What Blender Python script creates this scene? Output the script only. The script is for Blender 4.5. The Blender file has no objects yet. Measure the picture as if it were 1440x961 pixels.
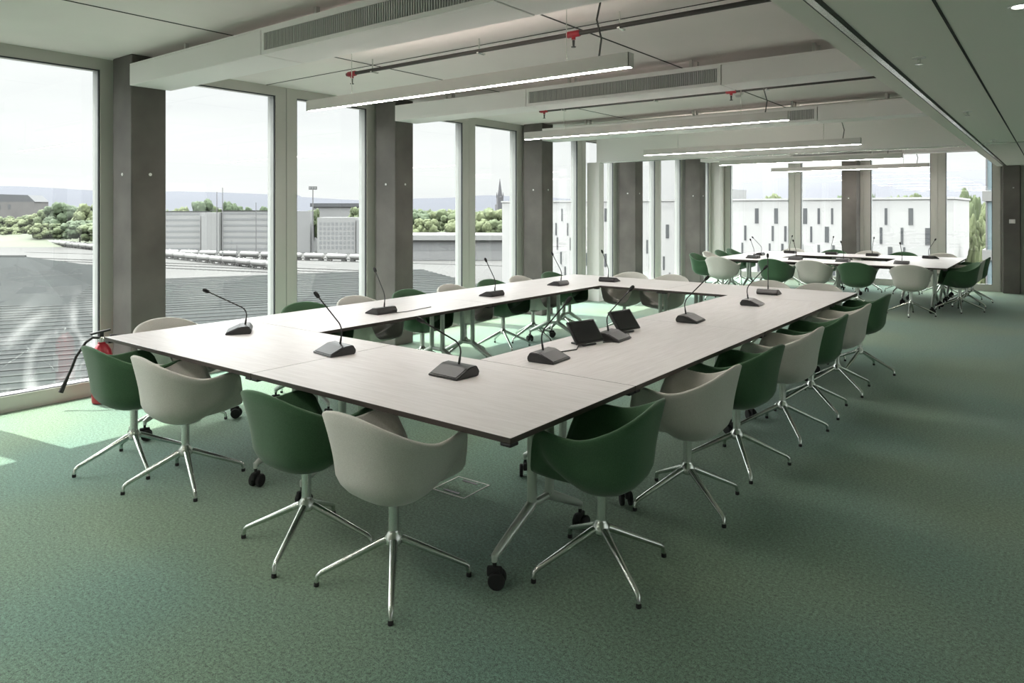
import bpy, bmesh, math, random
from mathutils import Vector, Matrix, noise
PI = math.pi
random.seed(7)
SC = bpy.context.scene
COL = SC.collection

# ------------------------------------------------------------------ helpers
class MB:
    """collects shapes in one bmesh; build() links them as ONE mesh object"""
    def __init__(s): s.bm = bmesh.new(); s.mi = 0
    def _mat(s, faces):
        for f in faces: f.material_index = s.mi
    def box(s, x0, x1, y0, y1, z0, z1, M=None):
        c = [(x0,y0,z0),(x1,y0,z0),(x1,y1,z0),(x0,y1,z0),(x0,y0,z1),(x1,y0,z1),(x1,y1,z1),(x0,y1,z1)]
        v = [s.bm.verts.new((M @ Vector(p)) if M else p) for p in c]
        s._mat([s.bm.faces.new([v[i] for i in q]) for q in ((3,2,1,0),(4,5,6,7),(0,1,5,4),(1,2,6,5),(2,3,7,6),(3,0,4,7))])
        return s
    def bbox(s, x0, x1, y0, y1, z0, z1, b=.005, seg=2, M=None):
        t = bmesh.new()
        c = [(x0,y0,z0),(x1,y0,z0),(x1,y1,z0),(x0,y1,z0),(x0,y0,z1),(x1,y0,z1),(x1,y1,z1),(x0,y1,z1)]
        v = [t.verts.new(p) for p in c]
        for q in ((3,2,1,0),(4,5,6,7),(0,1,5,4),(1,2,6,5),(2,3,7,6),(3,0,4,7)): t.faces.new([v[i] for i in q])
        bmesh.ops.bevel(t, geom=t.edges[:], offset=b, segments=seg, affect='EDGES', profile=.5)
        return s.merge(t, M)
    def merge(s, t, M=None):
        m = {}
        for v in t.verts: m[v] = s.bm.verts.new((M @ v.co) if M else v.co)
        for f in t.faces:
            try: g = s.bm.faces.new([m[v] for v in f.verts]); g.material_index = s.mi
            except ValueError: pass
        t.free(); return s
    def tube(s, pts, r, n=10, cap=True, flat=1.0):
        pts = [Vector(p) for p in pts]; R = r if isinstance(r, (list, tuple)) else [r]*len(pts)
        rings = []; up = None
        for i, p in enumerate(pts):
            d = (pts[min(i+1, len(pts)-1)] - pts[max(i-1, 0)]).normalized()
            if up is None:
                up = Vector((0,0,1)) if abs(d.z) < .95 else Vector((0,1,0))
            a = d.cross(up).normalized(); b = a.cross(d).normalized(); up = b
            rings.append([s.bm.verts.new(p + a*math.cos(2*PI*k/n)*R[i] + b*math.sin(2*PI*k/n)*R[i]*flat) for k in range(n)])
        fs = []
        for i in range(len(rings)-1):
            for k in range(n):
                fs.append(s.bm.faces.new((rings[i][k], rings[i][(k+1)%n], rings[i+1][(k+1)%n], rings[i+1][k])))
        if cap:
            fs.append(s.bm.faces.new(rings[0][::-1])); fs.append(s.bm.faces.new(rings[-1]))
        s._mat(fs); return s
    def lathe(s, prof, n=20, M=None):
        rings = []
        for (r, z) in prof:
            rings.append([s.bm.verts.new((M @ Vector((r*math.cos(2*PI*k/n), r*math.sin(2*PI*k/n), z))) if M else (r*math.cos(2*PI*k/n), r*math.sin(2*PI*k/n), z)) for k in range(n)])
        fs = []
        for i in range(len(rings)-1):
            for k in range(n):
                fs.append(s.bm.faces.new((rings[i][k], rings[i][(k+1)%n], rings[i+1][(k+1)%n], rings[i+1][k])))
        fs.append(s.bm.faces.new(rings[0][::-1])); fs.append(s.bm.faces.new(rings[-1]))
        s._mat(fs); return s
    def prism(s, poly, y0, y1, M=None):
        """poly: (x,z) outline extruded along y"""
        a = [s.bm.verts.new((M @ Vector((x,y0,z))) if M else (x,y0,z)) for x, z in poly]
        b = [s.bm.verts.new((M @ Vector((x,y1,z))) if M else (x,y1,z)) for x, z in poly]
        n = len(poly); fs = [s.bm.faces.new(a), s.bm.faces.new(b[::-1])]
        for k in range(n): fs.append(s.bm.faces.new((a[(k+1)%n], a[k], b[k], b[(k+1)%n])))
        s._mat(fs); return s
    def build(s, name, mat, parent=None, smooth=False, loc=None):
        bmesh.ops.recalc_face_normals(s.bm, faces=s.bm.faces[:])
        me = bpy.data.meshes.new(name); s.bm.to_mesh(me); s.bm.free()
        for m in (mat if isinstance(mat, (list, tuple)) else [mat]): me.materials.append(m)
        if smooth:
            me.polygons.foreach_set('use_smooth', [True]*len(me.polygons))
            if smooth != 'all': me.set_sharp_from_angle(angle=math.radians(smooth if smooth is not True else 40))
        o = bpy.data.objects.new(name, me); COL.objects.link(o)
        if parent: o.parent = parent
        if loc: o.location = loc
        return o

def tag(o, label=None, cat=None, group=None, kind=None):
    if label: o['label'] = label
    if cat: o['category'] = cat
    if group: o['group'] = group
    if kind: o['kind'] = kind
    return o
def empty(name, loc=(0,0,0), rz=0, label=None, cat=None, group=None):
    o = bpy.data.objects.new(name, None); o.empty_display_size = .1; COL.objects.link(o)
    o.location = loc; o.rotation_euler = (0,0,rz)
    return tag(o, label, cat, group)
def copy_tree(o, parent=None):
    kids = [c for c in COL.objects if c.parent == o]
    c = o.copy(); COL.objects.link(c)
    if parent: c.parent = parent
    for k in kids: copy_tree(k, c)
    return c
def struct(o): o['kind'] = 'structure'; return o

# ------------------------------------------------------------------ materials
def newmat(name):
    m = bpy.data.materials.new(name); m.use_nodes = True
    return m, m.node_tree.nodes, m.node_tree.links, m.node_tree.nodes['Principled BSDF']
def plain(name, col, rough=.6, metal=0., spec=.5, var=0., scale=20., bump=0., bscale=None):
    m, N, L, P = newmat(name)
    P.inputs['Base Color'].default_value = (*col, 1); P.inputs['Roughness'].default_value = rough
    P.inputs['Metallic'].default_value = metal; P.inputs['Specular IOR Level'].default_value = spec
    tc = N.new('ShaderNodeTexCoord')
    if var or bump:
        nz = N.new('ShaderNodeTexNoise'); nz.inputs['Scale'].default_value = scale; nz.inputs['Detail'].default_value = 5
        L.new(tc.outputs['Object'], nz.inputs['Vector'])
    if var:
        r = N.new('ShaderNodeMapRange'); r.inputs['From Min'].default_value = .3; r.inputs['From Max'].default_value = .7
        r.inputs['To Min'].default_value = 1-var; r.inputs['To Max'].default_value = 1+var
        L.new(nz.outputs['Fac'], r.inputs['Value'])
        mx = N.new('ShaderNodeVectorMath'); mx.operation = 'SCALE'; mx.inputs[0].default_value = col
        L.new(r.outputs['Result'], mx.inputs['Scale']); L.new(mx.outputs['Vector'], P.inputs['Base Color'])
    if bump:
        b = N.new('ShaderNodeBump'); b.inputs['Strength'].default_value = bump; b.inputs['Distance'].default_value = .004
        if bscale:
            n2 = N.new('ShaderNodeTexNoise'); n2.inputs['Scale'].default_value = bscale; L.new(tc.outputs['Object'], n2.inputs['Vector']); L.new(n2.outputs['Fac'], b.inputs['Height'])
        else: L.new(nz.outputs['Fac'], b.inputs['Height'])
        L.new(b.outputs['Normal'], P.inputs['Normal'])
    return m
def emit(name, col, s):
    m, N, L, P = newmat(name); P.inputs['Base Color'].default_value = (.8,.8,.8,1)
    P.inputs['Emission Color'].default_value = (*col,1); P.inputs['Emission Strength'].default_value = s
    return m
def fabric(name, col, mix):
    m, N, L, P = newmat(name); tc = N.new('ShaderNodeTexCoord')
    nz = N.new('ShaderNodeTexNoise'); nz.inputs['Scale'].default_value = 420; nz.inputs['Detail'].default_value = 2
    L.new(tc.outputs['Object'], nz.inputs['Vector'])
    r = N.new('ShaderNodeValToRGB'); r.color_ramp.elements[0].position = .35; r.color_ramp.elements[1].position = .68
    r.color_ramp.elements[0].color = (*col,1); r.color_ramp.elements[1].color = (*mix,1)
    L.new(nz.outputs['Fac'], r.inputs['Fac']); L.new(r.outputs['Color'], P.inputs['Base Color'])
    P.inputs['Roughness'].default_value = .95; P.inputs['Specular IOR Level'].default_value = .15
    P.inputs['Sheen Weight'].default_value = .25; P.inputs['Sheen Roughness'].default_value = .5
    b = N.new('ShaderNodeBump'); b.inputs['Strength'].default_value = .25; b.inputs['Distance'].default_value = .001
    L.new(nz.outputs['Fac'], b.inputs['Height']); L.new(b.outputs['Normal'], P.inputs['Normal'])
    return m
def carpet_mat():
    m, N, L, P = newmat('carpet'); tc = N.new('ShaderNodeTexCoord')
    def noise_(s, d, rough=.5):
        n = N.new('ShaderNodeTexNoise'); n.inputs['Scale'].default_value = s; n.inputs['Detail'].default_value = d
        n.inputs['Roughness'].default_value = rough; L.new(tc.outputs['Object'], n.inputs['Vector']); return n
    big = noise_(.8, 1); mid = noise_(70, 4, .75); fine = noise_(210, 2, .8)
    r1 = N.new('ShaderNodeValToRGB'); e = r1.color_ramp.elements
    e[0].position = .36; e[0].color = (.098,.186,.140,1); e[1].position = .64; e[1].color = (.126,.196,.122,1)
    L.new(big.outputs['Fac'], r1.inputs['Fac'])
    ad = N.new('ShaderNodeMath'); ad.operation = 'ADD'; L.new(mid.outputs['Fac'], ad.inputs[0]); L.new(fine.outputs['Fac'], ad.inputs[1])
    r2 = N.new('ShaderNodeMapRange'); r2.inputs['From Min'].default_value = .74; r2.inputs['From Max'].default_value = 1.26
    r2.inputs['To Min'].default_value = .10; r2.inputs['To Max'].default_value = 2.15; L.new(ad.outputs[0], r2.inputs['Value'])
    sc = N.new('ShaderNodeVectorMath'); sc.operation = 'SCALE'; L.new(r1.outputs['Color'], sc.inputs[0]); L.new(r2.outputs['Result'], sc.inputs['Scale'])
    L.new(sc.outputs['Vector'], P.inputs['Base Color'])
    P.inputs['Roughness'].default_value = 1; P.inputs['Specular IOR Level'].default_value = .1
    P.inputs['Sheen Weight'].default_value = .3; P.inputs['Sheen Roughness'].default_value = .6
    b = N.new('ShaderNodeBump'); b.inputs['Strength'].default_value = .6; b.inputs['Distance'].default_value = .006
    L.new(fine.outputs['Fac'], b.inputs['Height']); L.new(b.outputs['Normal'], P.inputs['Normal'])
    return m
def laminate_mat():
    m, N, L, P = newmat('pale_laminate'); tc = N.new('ShaderNodeTexCoord')
    mp = N.new('ShaderNodeMapping'); mp.inputs['Scale'].default_value = (2.2, 30, 30); L.new(tc.outputs['Object'], mp.inputs['Vector'])
    nz = N.new('ShaderNodeTexNoise'); nz.inputs['Scale'].default_value = 2; nz.inputs['Detail'].default_value = 5; L.new(mp.outputs['Vector'], nz.inputs['Vector'])
    r = N.new('ShaderNodeValToRGB'); e = r.color_ramp.elements
    e[0].position = .3; e[0].color = (.60,.56,.55,1); e[1].position = .72; e[1].color = (.70,.665,.66,1)
    L.new(nz.outputs['Fac'], r.inputs['Fac']); L.new(r.outputs['Color'], P.inputs['Base Color'])
    P.inputs['Roughness'].default_value = .42; P.inputs['Specular IOR Level'].default_value = .45
    return m
def glass_mat(dirt=False):
    m = bpy.data.materials.new('window_glass'); m.use_nodes = True; N = m.node_tree.nodes; L = m.node_tree.links
    N.remove(N['Principled BSDF']); out = N['Material Output']
    tr = N.new('ShaderNodeBsdfTransparent'); tr.inputs['Color'].default_value = (.965,.985,.972,1)
    gl = N.new('ShaderNodeBsdfGlossy'); gl.inputs['Roughness'].default_value = 0; gl.inputs['Color'].default_value = (1,1,1,1)
    fr = N.new('ShaderNodeFresnel'); ge = N.new('ShaderNodeNewGeometry'); io = N.new('ShaderNodeMapRange')
    io.inputs['To Min'].default_value = 1.45; io.inputs['To Max'].default_value = 1/1.45
    L.new(ge.outputs['Backfacing'], io.inputs['Value']); L.new(io.outputs['Result'], fr.inputs['IOR'])
    mx = N.new('ShaderNodeMixShader'); L.new(fr.outputs['Fac'], mx.inputs['Fac']); L.new(tr.outputs[0], mx.inputs[1]); L.new(gl.outputs[0], mx.inputs[2])
    last = mx
    if dirt:   # dried wash marks on the lower part of the pane
        tc = N.new('ShaderNodeTexCoord'); mp = N.new('ShaderNodeMapping'); mp.inputs['Scale'].default_value = (1, 2.2, .8)
        L.new(tc.outputs['Object'], mp.inputs['Vector'])
        nz = N.new('ShaderNodeTexNoise'); nz.inputs['Scale'].default_value = 1.6; nz.inputs['Detail'].default_value = 8; nz.inputs['Distortion'].default_value = 2.2
        L.new(mp.outputs['Vector'], nz.inputs['Vector'])
        r = N.new('ShaderNodeMapRange'); r.inputs['From Min'].default_value = .5; r.inputs['From Max'].default_value = .72; r.inputs['To Max'].default_value = .14
        L.new(nz.outputs['Fac'], r.inputs['Value'])
        sx = N.new('ShaderNodeSeparateXYZ'); L.new(tc.outputs['Object'], sx.inputs[0])
        r2 = N.new('ShaderNodeMapRange'); r2.inputs['From Min'].default_value = 1.0; r2.inputs['From Max'].default_value = .35; L.new(sx.outputs['Z'], r2.inputs['Value'])
        mu = N.new('ShaderNodeMath'); mu.operation = 'MULTIPLY'; L.new(r.outputs[0], mu.inputs[0]); L.new(r2.outputs[0], mu.inputs[1])
        df = N.new('ShaderNodeBsdfTranslucent'); df.inputs['Color'].default_value = (.8,.82,.8,1)
        m2 = N.new('ShaderNodeMixShader'); L.new(mu.outputs[0], m2.inputs['Fac']); L.new(mx.outputs[0], m2.inputs[1]); L.new(df.outputs[0], m2.inputs[2]); last = m2
    L.new(last.outputs[0], out.inputs['Surface'])
    return m

M = dict(
 green=fabric('green_wool', (.044,.104,.050), (.080,.155,.086)),
 grey=fabric('grey_wool', (.50,.485,.44), (.66,.645,.60)),
 alu=plain('satin_aluminium', (.66,.69,.65), .25, .95),
 legpaint=plain('silver_paint', (.60,.64,.59), .35, .55),
 black=plain('black_plastic', (.012,.012,.013), .45),
 rubber=plain('black_rubber', (.015,.015,.015), .8),
 carpet=carpet_mat(), laminate=laminate_mat(),
 edge=plain('dark_edge_band', (.055,.043,.036), .5),
 under=plain('dark_underside', (.07,.065,.06), .7),
 concrete=plain('dark_concrete', (.125,.115,.105), .85, var=.22, scale=2.5, bump=.15, bscale=40),
 frame=plain('window_frame_paint', (.52,.515,.475), .45, .1),
 gasket=plain('gasket', (.05,.055,.06), .7),
 sill=plain('window_sill_paint', (.36,.37,.36), .5),
 ceil=plain('ceiling_board', (.82,.765,.745), .9, var=.05, scale=.9),
 soffit=plain('soffit_board', (.86,.84,.78), .8),
 joint=plain('shadow_gap', (.10,.10,.095), .9), groove=plain('joint_groove', (.03,.03,.028), .9),
 wall=plain('wall_paint', (.80,.78,.75), .9),
 duct=plain('duct_white', (.84,.81,.80), .5),
 grille=plain('grille_grey', (.46,.455,.45), .6),
 lampbody=plain('lamp_housing', (.62,.61,.58), .45),
 lamp=emit('lamp_diffuser', (1,.95,.90), 80.),
 uplamp=emit('lamp_uplight', (1,.88,.80), 16.),
 spot=emit('downlight_lens', (1,.95,.88), 12.),
 steel=plain('dark_pipe', (.05,.048,.045), .45, .3),
 red=plain('red_paint', (.30,.008,.018), .35),
 white=plain('white_plastic', (.75,.75,.73), .5),
 cable=plain('cable_grey', (.10,.10,.095), .6),
 glass=glass_mat(), glassd=glass_mat(True),
 micbase=plain('microphone_black', (.022,.021,.021), .32),
 micpanel=plain('microphone_panel', (.045,.045,.047), .4),
 screen=plain('dark_screen', (.015,.016,.018), .12),
)

# ------------------------------------------------------------------ camera
TH = math.radians(37.6); F = 993.4; HZ = 295.; EYE = 1.65
cam = bpy.data.cameras.new('camera'); camo = bpy.data.objects.new('camera', cam); COL.objects.link(camo)
camo.location = (0,0,EYE); camo.rotation_euler = (PI/2, 0, TH)
cam.lens = F/1440*36; cam.sensor_width = 36; cam.sensor_fit = 'HORIZONTAL'
cam.shift_y = -(480.5-HZ)/1440; cam.clip_end = 20000; cam.clip_start = .05
SC.camera = camo
def bearing(px, dist):
    """plan position at a distance ahead, on the bearing read off the photograph"""
    k = (px-720)/F*dist
    return Vector((-math.sin(TH)*dist + math.cos(TH)*k, math.cos(TH)*dist + math.sin(TH)*k, 0))
def lvl(py, dist): return EYE - (py-HZ)/F*dist

# ------------------------------------------------------------------ room shell
XW = -6.76; XG = -6.94          # inner face of the window frames, glass plane
Y0, Y1 = -6.2, 17.3; XR = 6.0; ZC = 3.0; ZS = 2.52; XS = -.94
struct(MB().box(-7.1, XR+.2, Y0-.2, Y1+.25, -.25, 0).build('floor', M['carpet']))
struct(MB().box(-7.1, XS, Y0-.2, Y1+.25, ZC, ZC+.25).build('ceiling', M['ceil']))
b = MB(); b.box(XS, XR+.2, Y0-.2, Y1+.25, ZS, ZC+.25)
struct(b.build('ceiling_soffit', M['soffit']))
struct(MB().box(XR, XR+.2, 11.1, Y1+.25, 0, ZS).build('wall_right', M['wall']))
struct(MB().box(-7.1, XR, Y0-.2, Y0, 0, ZC).build('wall_back', M['wall']))
struct(MB().box(-.50, XR, Y1, Y1+.25, 0, ZS).build('wall_far', M['wall']))
# soffit joints and aluminium track
n = [0]
def trim(mb, mat):
    n[0] += 1; return struct(mb.build('trim_%d' % n[0], mat))
trim(MB().box(-.815, -.785, Y0, Y1, ZS-.012, ZS), M['alu'])
trim(MB().box(-.830, -.815, Y0, Y1, ZS-.003, ZS), M['joint'])
trim(MB().box(-.785, -.770, Y0, Y1, ZS-.003, ZS), M['joint'])
trim(MB().box(-.408, -.396, Y0, Y1, ZS-.003, ZS), M['groove'])
trim(MB().box(-.785, XR, 11.06, 11.10, ZS-.012, ZS), M['alu'])
for x in (-5.05, -2.82):
    trim(MB().box(x-.008, x+.008, Y0, Y1, ZC-.003, ZC), M['groove'])
for y in (1.35, 4.43, 7.51, 10.59):
    trim(MB().box(-6.9, XS, y-.006, y+.006, ZC-.003, ZC), M['groove'])
# dropped partition bulkhead with its aluminium track
b = MB(); b.box(-6.55, XS, 11.0, 11.17, 2.50, ZC); struct(b.build('wall_bulkhead', M['duct']))
trim(MB().box(-6.55, XS, 11.05, 11.11, 2.485, 2.50), M['alu'])
trim(MB().box(-6.75, -6.5, 11.0, 11.17, 0, 2.5), M['duct'])

# window units: frame (rebated bars) + pane
wn = [0]
def window_unit(p0, p1, axis, glass=None, ZC=ZC):
    """axis 'y': a unit of the long facade from y=p0 to p1; axis 'x': a unit of the far facade from x=p0 to p1"""
    wn[0] += 1
    w = p1-p0; bw = .135; zb = .13; zt = ZC-.10
    fr = MB()
    g = .004; D = .15
    fr.box(g, bw, 0, D, 0, ZC); fr.box(w-bw, w-g, 0, D, 0, ZC)
    fr.box(bw, w-bw, 0, D, 0, zb); fr.box(bw, w-bw, 0, D, zt, ZC)
    fr.mi = 1
    fr.box(bw, bw+.012, .012, .03, zb, zt); fr.box(w-bw-.012, w-bw, .012, .03, zb, zt)
    fr.box(bw, w-bw, .012, .03, zb, zb+.008); fr.box(bw, w-bw, .012, .03, zt-.010, zt)
    fr.mi = 2
    fr.box(bw, bw+.008, .03, D-.01, zb, zt); fr.box(w-bw-.008, w-bw, .03, D-.01, zb, zt)
    fr.mi = 0
    fr.box(-.004, .004, .02, D-.01, 0, ZC)
    o = struct(fr.build('window_%d' % wn[0], [M['frame'], M['gasket'], M['sill']]))
    p = MB().box(bw+.008, w-bw-.008, .08, .092, zb, zt).build('pane', glass or M['glass'], o)
    if axis == 'y':      # local x -> +Y, local y -> -X
        o.location = (XW, p0, 0); o.rotation_euler = (0,0,PI/2)
    elif axis == 'r':
        o.location = (XR, p1, 0); o.rotation_euler = (0,0,-PI/2)
    elif axis == 'x':
        o.location = (p0, Y1-.12, 0)
    else:
        o.location = (p1, Y0+.12, 0); o.rotation_euler = (0,0,PI)
    return o
cs = [2.98 + 3.08*k for k in range(-3, 5)]
edges = []
for c in cs:
    edges += [c-.09, c+1.70]
edges = [e for e in edges if e > -6.3 and e < 17.0]
edges = [-6.2] + edges + [16.85]
for a, c in zip(edges[:-1], edges[1:]):
    window_unit(a, c, 'y', M['glassd'] if a < 2 < c else None)
fx = [-6.54, -4.86, -3.38, -1.96, -.88]
for a, c in zip(fx[:-1], fx[1:]): window_unit(a, c, 'x')
struct(MB().box(XR, XR+.2, Y0-.2, 1.1, 0, ZS).build('wall_right', M['wall']))
for k in range(5): window_unit(1.1+k*2, 3.1+k*2, 'r', ZC=ZS)
struct(MB().box(-7.0, -6.55, 16.85, 17.42, 0, ZC).build('wall_corner_post', M['frame']))
struct(MB().box(-.88, -.50, 17.22, 17.3, 0, ZC).build('wall_far_pier', M['frame']))

# concrete columns (structure)
def column(x0, x1, y0, y1, z1=ZC, dots=()):
    o = MB().bbox(x0, x1, y0, y1, 0, z1, .008, 1).build('wall_column', M['concrete']); struct(o)
    for d in dots:
        MB().lathe([(.014,0),(.014,.004),(.011,.006)], 12, Matrix.Translation(d[0]) @ Matrix.Rotation(d[1], 4, d[2])).build('wall_cap', M['white'], o)
for c in cs[1:]:
    if c > 17: continue
    column(-6.69, -6.33, c-.15, c+.15, dots=[((-6.33, c+.01, 1.96), PI/2, 'Y'), ((-6.5, c-.15, 1.96), PI/2, 'X')])
column(-3.74, -3.44, 16.75, 17.12, dots=[((-3.6, 16.75, 1.9), PI/2, 'X')])
fc = column(-.83, -.55, 16.95, 17.25, ZS, dots=[((-.66, 16.95, 2.08), PI/2, 'X')])

# ------------------------------------------------------------------ chairs
def smooth_interp(keys, a):
    for i in range(len(keys)-1):
        if a <= keys[i+1][0]:
            t = (a-keys[i][0])/(keys[i+1][0]-keys[i][0])
            return keys[i][1]*(1-t)+keys[i+1][1]*t
    return keys[-1][1]
RIMZ = [(0,.446),(20,.449),(30,.462),(36,.51),(42,.61),(48,.663),(56,.683),(68,.680),(80,.672),(92,.670),(104,.685),(118,.716),(132,.750),(146,.778),(160,.794),(170,.799),(180,.800)]
def rim(a):
    d = math.degrees(abs(a)); z = smooth_interp(RIMZ, d)
    ca, sa = math.cos(a), math.sin(a); p = 2.7
    bx = .298; by = .302 if ca > 0 else .275
    r = 1/((abs(sa)/bx)**p + (abs(ca)/by)**p)**(1/p)
    return r, z
def chair_shell():
    NA, NB, NW = 64, 7, 5
    bm = bmesh.new()
    def surf(R, Z, z0, zbm, a):
        f = max(0, min(1, (math.cos(a)+.25)/1.05)); f = f*f*(3-2*f)
        zb = min(zbm+.055*f, Z-.0); w = max(0, min(1, (Z-.46)/.14))
        Rb = R*(1-(.165-.07*f)*w); p = 1.35+(.95-.80*f)*w
        out = []
        for i in range(1, NB+1):
            t = i/NB*PI/2
            out.append((Rb*math.sin(t)**(2/p), z0+(zb-z0)*(1-max(0, math.cos(t))**(2/p))))
        for i in range(1, NW+1):
            t = i/NW
            out.append((Rb+(R-Rb)*t**1.25, zb+(Z-zb)*t))
        return out
    rings = []
    for k in range(NA):
        a = -PI + 2*PI*k/NA
        R, Z = rim(a)
        o = surf(R, Z-.008, .372, .535, a)
        i_ = surf(R-.024, Z-.006, .436, .56, a)
        prof = o + [(R-.003, Z-.001), (R-.012, Z+.003), (R-.021, Z-.001)] + i_[::-1]
        rings.append([bm.verts.new((r*math.sin(a), r*math.cos(a), z)) for r, z in prof])
    cb = bm.verts.new((0,0,.372)); ct = bm.verts.new((0,0,.436))
    m = len(rings[0])
    for k in range(NA):
        A, B = rings[k], rings[(k+1)%NA]
        for j in range(m-1): bm.faces.new((A[j], B[j], B[j+1], A[j+1]))
        bm.faces.new((cb, B[0], A[0])); bm.faces.new((ct, A[-1], B[-1]))
    b = MB(); b.bm.free(); b.bm = bm
    return b
def make_chair(mat, name='tub_chair'):
    root = empty(name)
    chair_shell().build('shell', mat, root, smooth='all')
    c = MB()
    c.lathe([(.03,.165),(.040,.175),(.040,.205),(.026,.222),(.0235,.235),(.0235,.360),(.05,.364),(.085,.370),(.085,.380)], 24)
    c.build('column', M['alu'], root, smooth=True)
    for k in range(4):
        an = PI/4 + k*PI/2; d = Vector((math.cos(an), math.sin(an), 0))
        l = MB()
        l.tube([d*.015+Vector((0,0,.196)), d*.05+Vector((0,0,.183)), d*.19+Vector((0,0,.117)), d*.312+Vector((0,0,.060)), d*.329+Vector((0,0,.047)), d*.334+Vector((0,0,.018))],
               [.018,.0185,.0155,.0128,.0118,.0105], 10, flat=.9)
        lo = l.build('leg', M['alu'], root, smooth=True)
        g = MB(); g.lathe([(.011,0),(.012,.003),(.0115,.016),(.009,.020)], 12, Matrix.Translation(d*.334))
        g.build('glide', M['rubber'], lo, smooth=True)
    return root
PROTO = {}
def chair(x, y, face, colour, label, group, base=0.):
    """face: direction the seat looks to, degrees from +X"""
    rz = math.radians(face-90)
    if colour not in PROTO:
        c = PROTO[colour] = make_chair(M[colour])
    else: c = copy_tree(PROTO[colour])
    c.location = (x, y, 0); c.rotation_euler = (0, 0, rz)
    if base:
        for k in COL.objects:
            if k.parent == c and k.name.startswith('leg'): k.rotation_euler = (0,0,math.radians(base))
    tag(c, label, 'chair', group)
    return c
def G(c): return 'dark green' if c == 'green' else 'light grey'
ORD = ['first','second','third','fourth','fifth','sixth','seventh','eighth']
# near end of the large table, from the window to the camera side
gp = 'tub chairs around the large table'
chair(-4.73, 2.13, 88, 'green', 'dark green tub chair at the near end of the large table, beside the fire extinguisher', gp, 36)
chair(-4.17, 2.18, 86, 'grey', 'grey tub chair at the near end of the large table, second from the window', gp, 30)
chair(-2.94, 2.15, 90, 'green', 'dark green tub chair at the near table end, left of the pale front chair', gp, -16)
chair(-2.33, 2.165, 88, 'grey', 'pale grey tub chair in the foreground, nearest the bottom of the photo', gp, 2)
# long side towards the camera
ry = [2.815, 3.757, 4.521, 5.39, 6.16, 7.0, 7.95]
for i, y in enumerate(ry):
    col = 'green' if i % 2 == 0 else 'grey'
    lab = '%s tub chair, %s from the near corner on the right side row' % (G(col), ORD[i])
    if i == 0: lab = 'dark green tub chair at the near right corner of the large table'
    if i == 6: lab = 'dark green tub chair at the far end of the right side row'
    chair((-1.653, -1.645, -1.641, -1.612, -1.61, -1.60, -1.60)[i], y, 180+(8, 2, -3, 0, 3, 0, -3)[i], col, lab, gp, (5, 10, -8, -8, 2, 4, 0)[i])
# window side
wy = [(2.72,'grey'),(3.95,'green'),(4.56,'grey'),(5.27,'green'),(5.94,'grey'),(6.63,'green'),(7.24,'grey'),(7.95,'green')]
for i, (y, col) in enumerate(wy):
    chair(-5.24 - (.06 if i == 0 else 0), y, (4,-3,2,0,3,-4,2,0)[i], col, '%s tub chair, %s from the near end on the large table\'s window side' % (G(col), ORD[i]), gp, (20,-10,30,8,40,15,0,25)[i])
# far end
for i, x in enumerate((-4.55, -3.98, -2.72, -2.15)):
    chair(x, 8.36, -90+(3,-4,2,0)[i], 'grey', 'light grey tub chair at the far end of the large table, %s from the window' % ORD[i], gp, 12*i)
# second table
gq = 'tub chairs around the rear table'
for i, (x, col) in enumerate([(-4.84,'grey'),(-3.88,'green'),(-3.26,'grey'),(-2.58,'green'),(-1.80,'grey')]):
    chair(x, 12.62+(0,.02,.06,.02,-.05)[i], 90+(-5,-8,-3,0,4)[i], col, '%s tub chair on the near side of the rear table, %s from the left' % (G(col), ORD[i]), gq, 10*i+4)
for i, (y, col) in enumerate([(13.2,'green'),(13.85,'grey'),(14.5,'green'),(15.15,'green')]):
    chair(-5.42, y, 0, col, '%s tub chair on the rear table\'s left end, %s from its near corner' % (G(col), ORD[i]), gq, 20*i)
for i, (y, col) in enumerate([(13.55,'green'),(14.35,'grey'),(15.2,'green')]):
    chair(-1.24+.02*i, y, 180+(18,0,-4)[i], col, '%s tub chair on the rear table\'s right end, %s from its near corner' % (G(col), ORD[i]), gq, 14*i)
for i, (x, col) in enumerate([(-4.55,'grey'),(-3.72,'green'),(-3.05,'grey'),(-2.42,'green'),(-1.75,'grey')]):
    chair(x, 15.80, -90, col, '%s tub chair on the far side of the rear table, %s from the left' % (G(col), ORD[i]), gq, 9*i)

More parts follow.
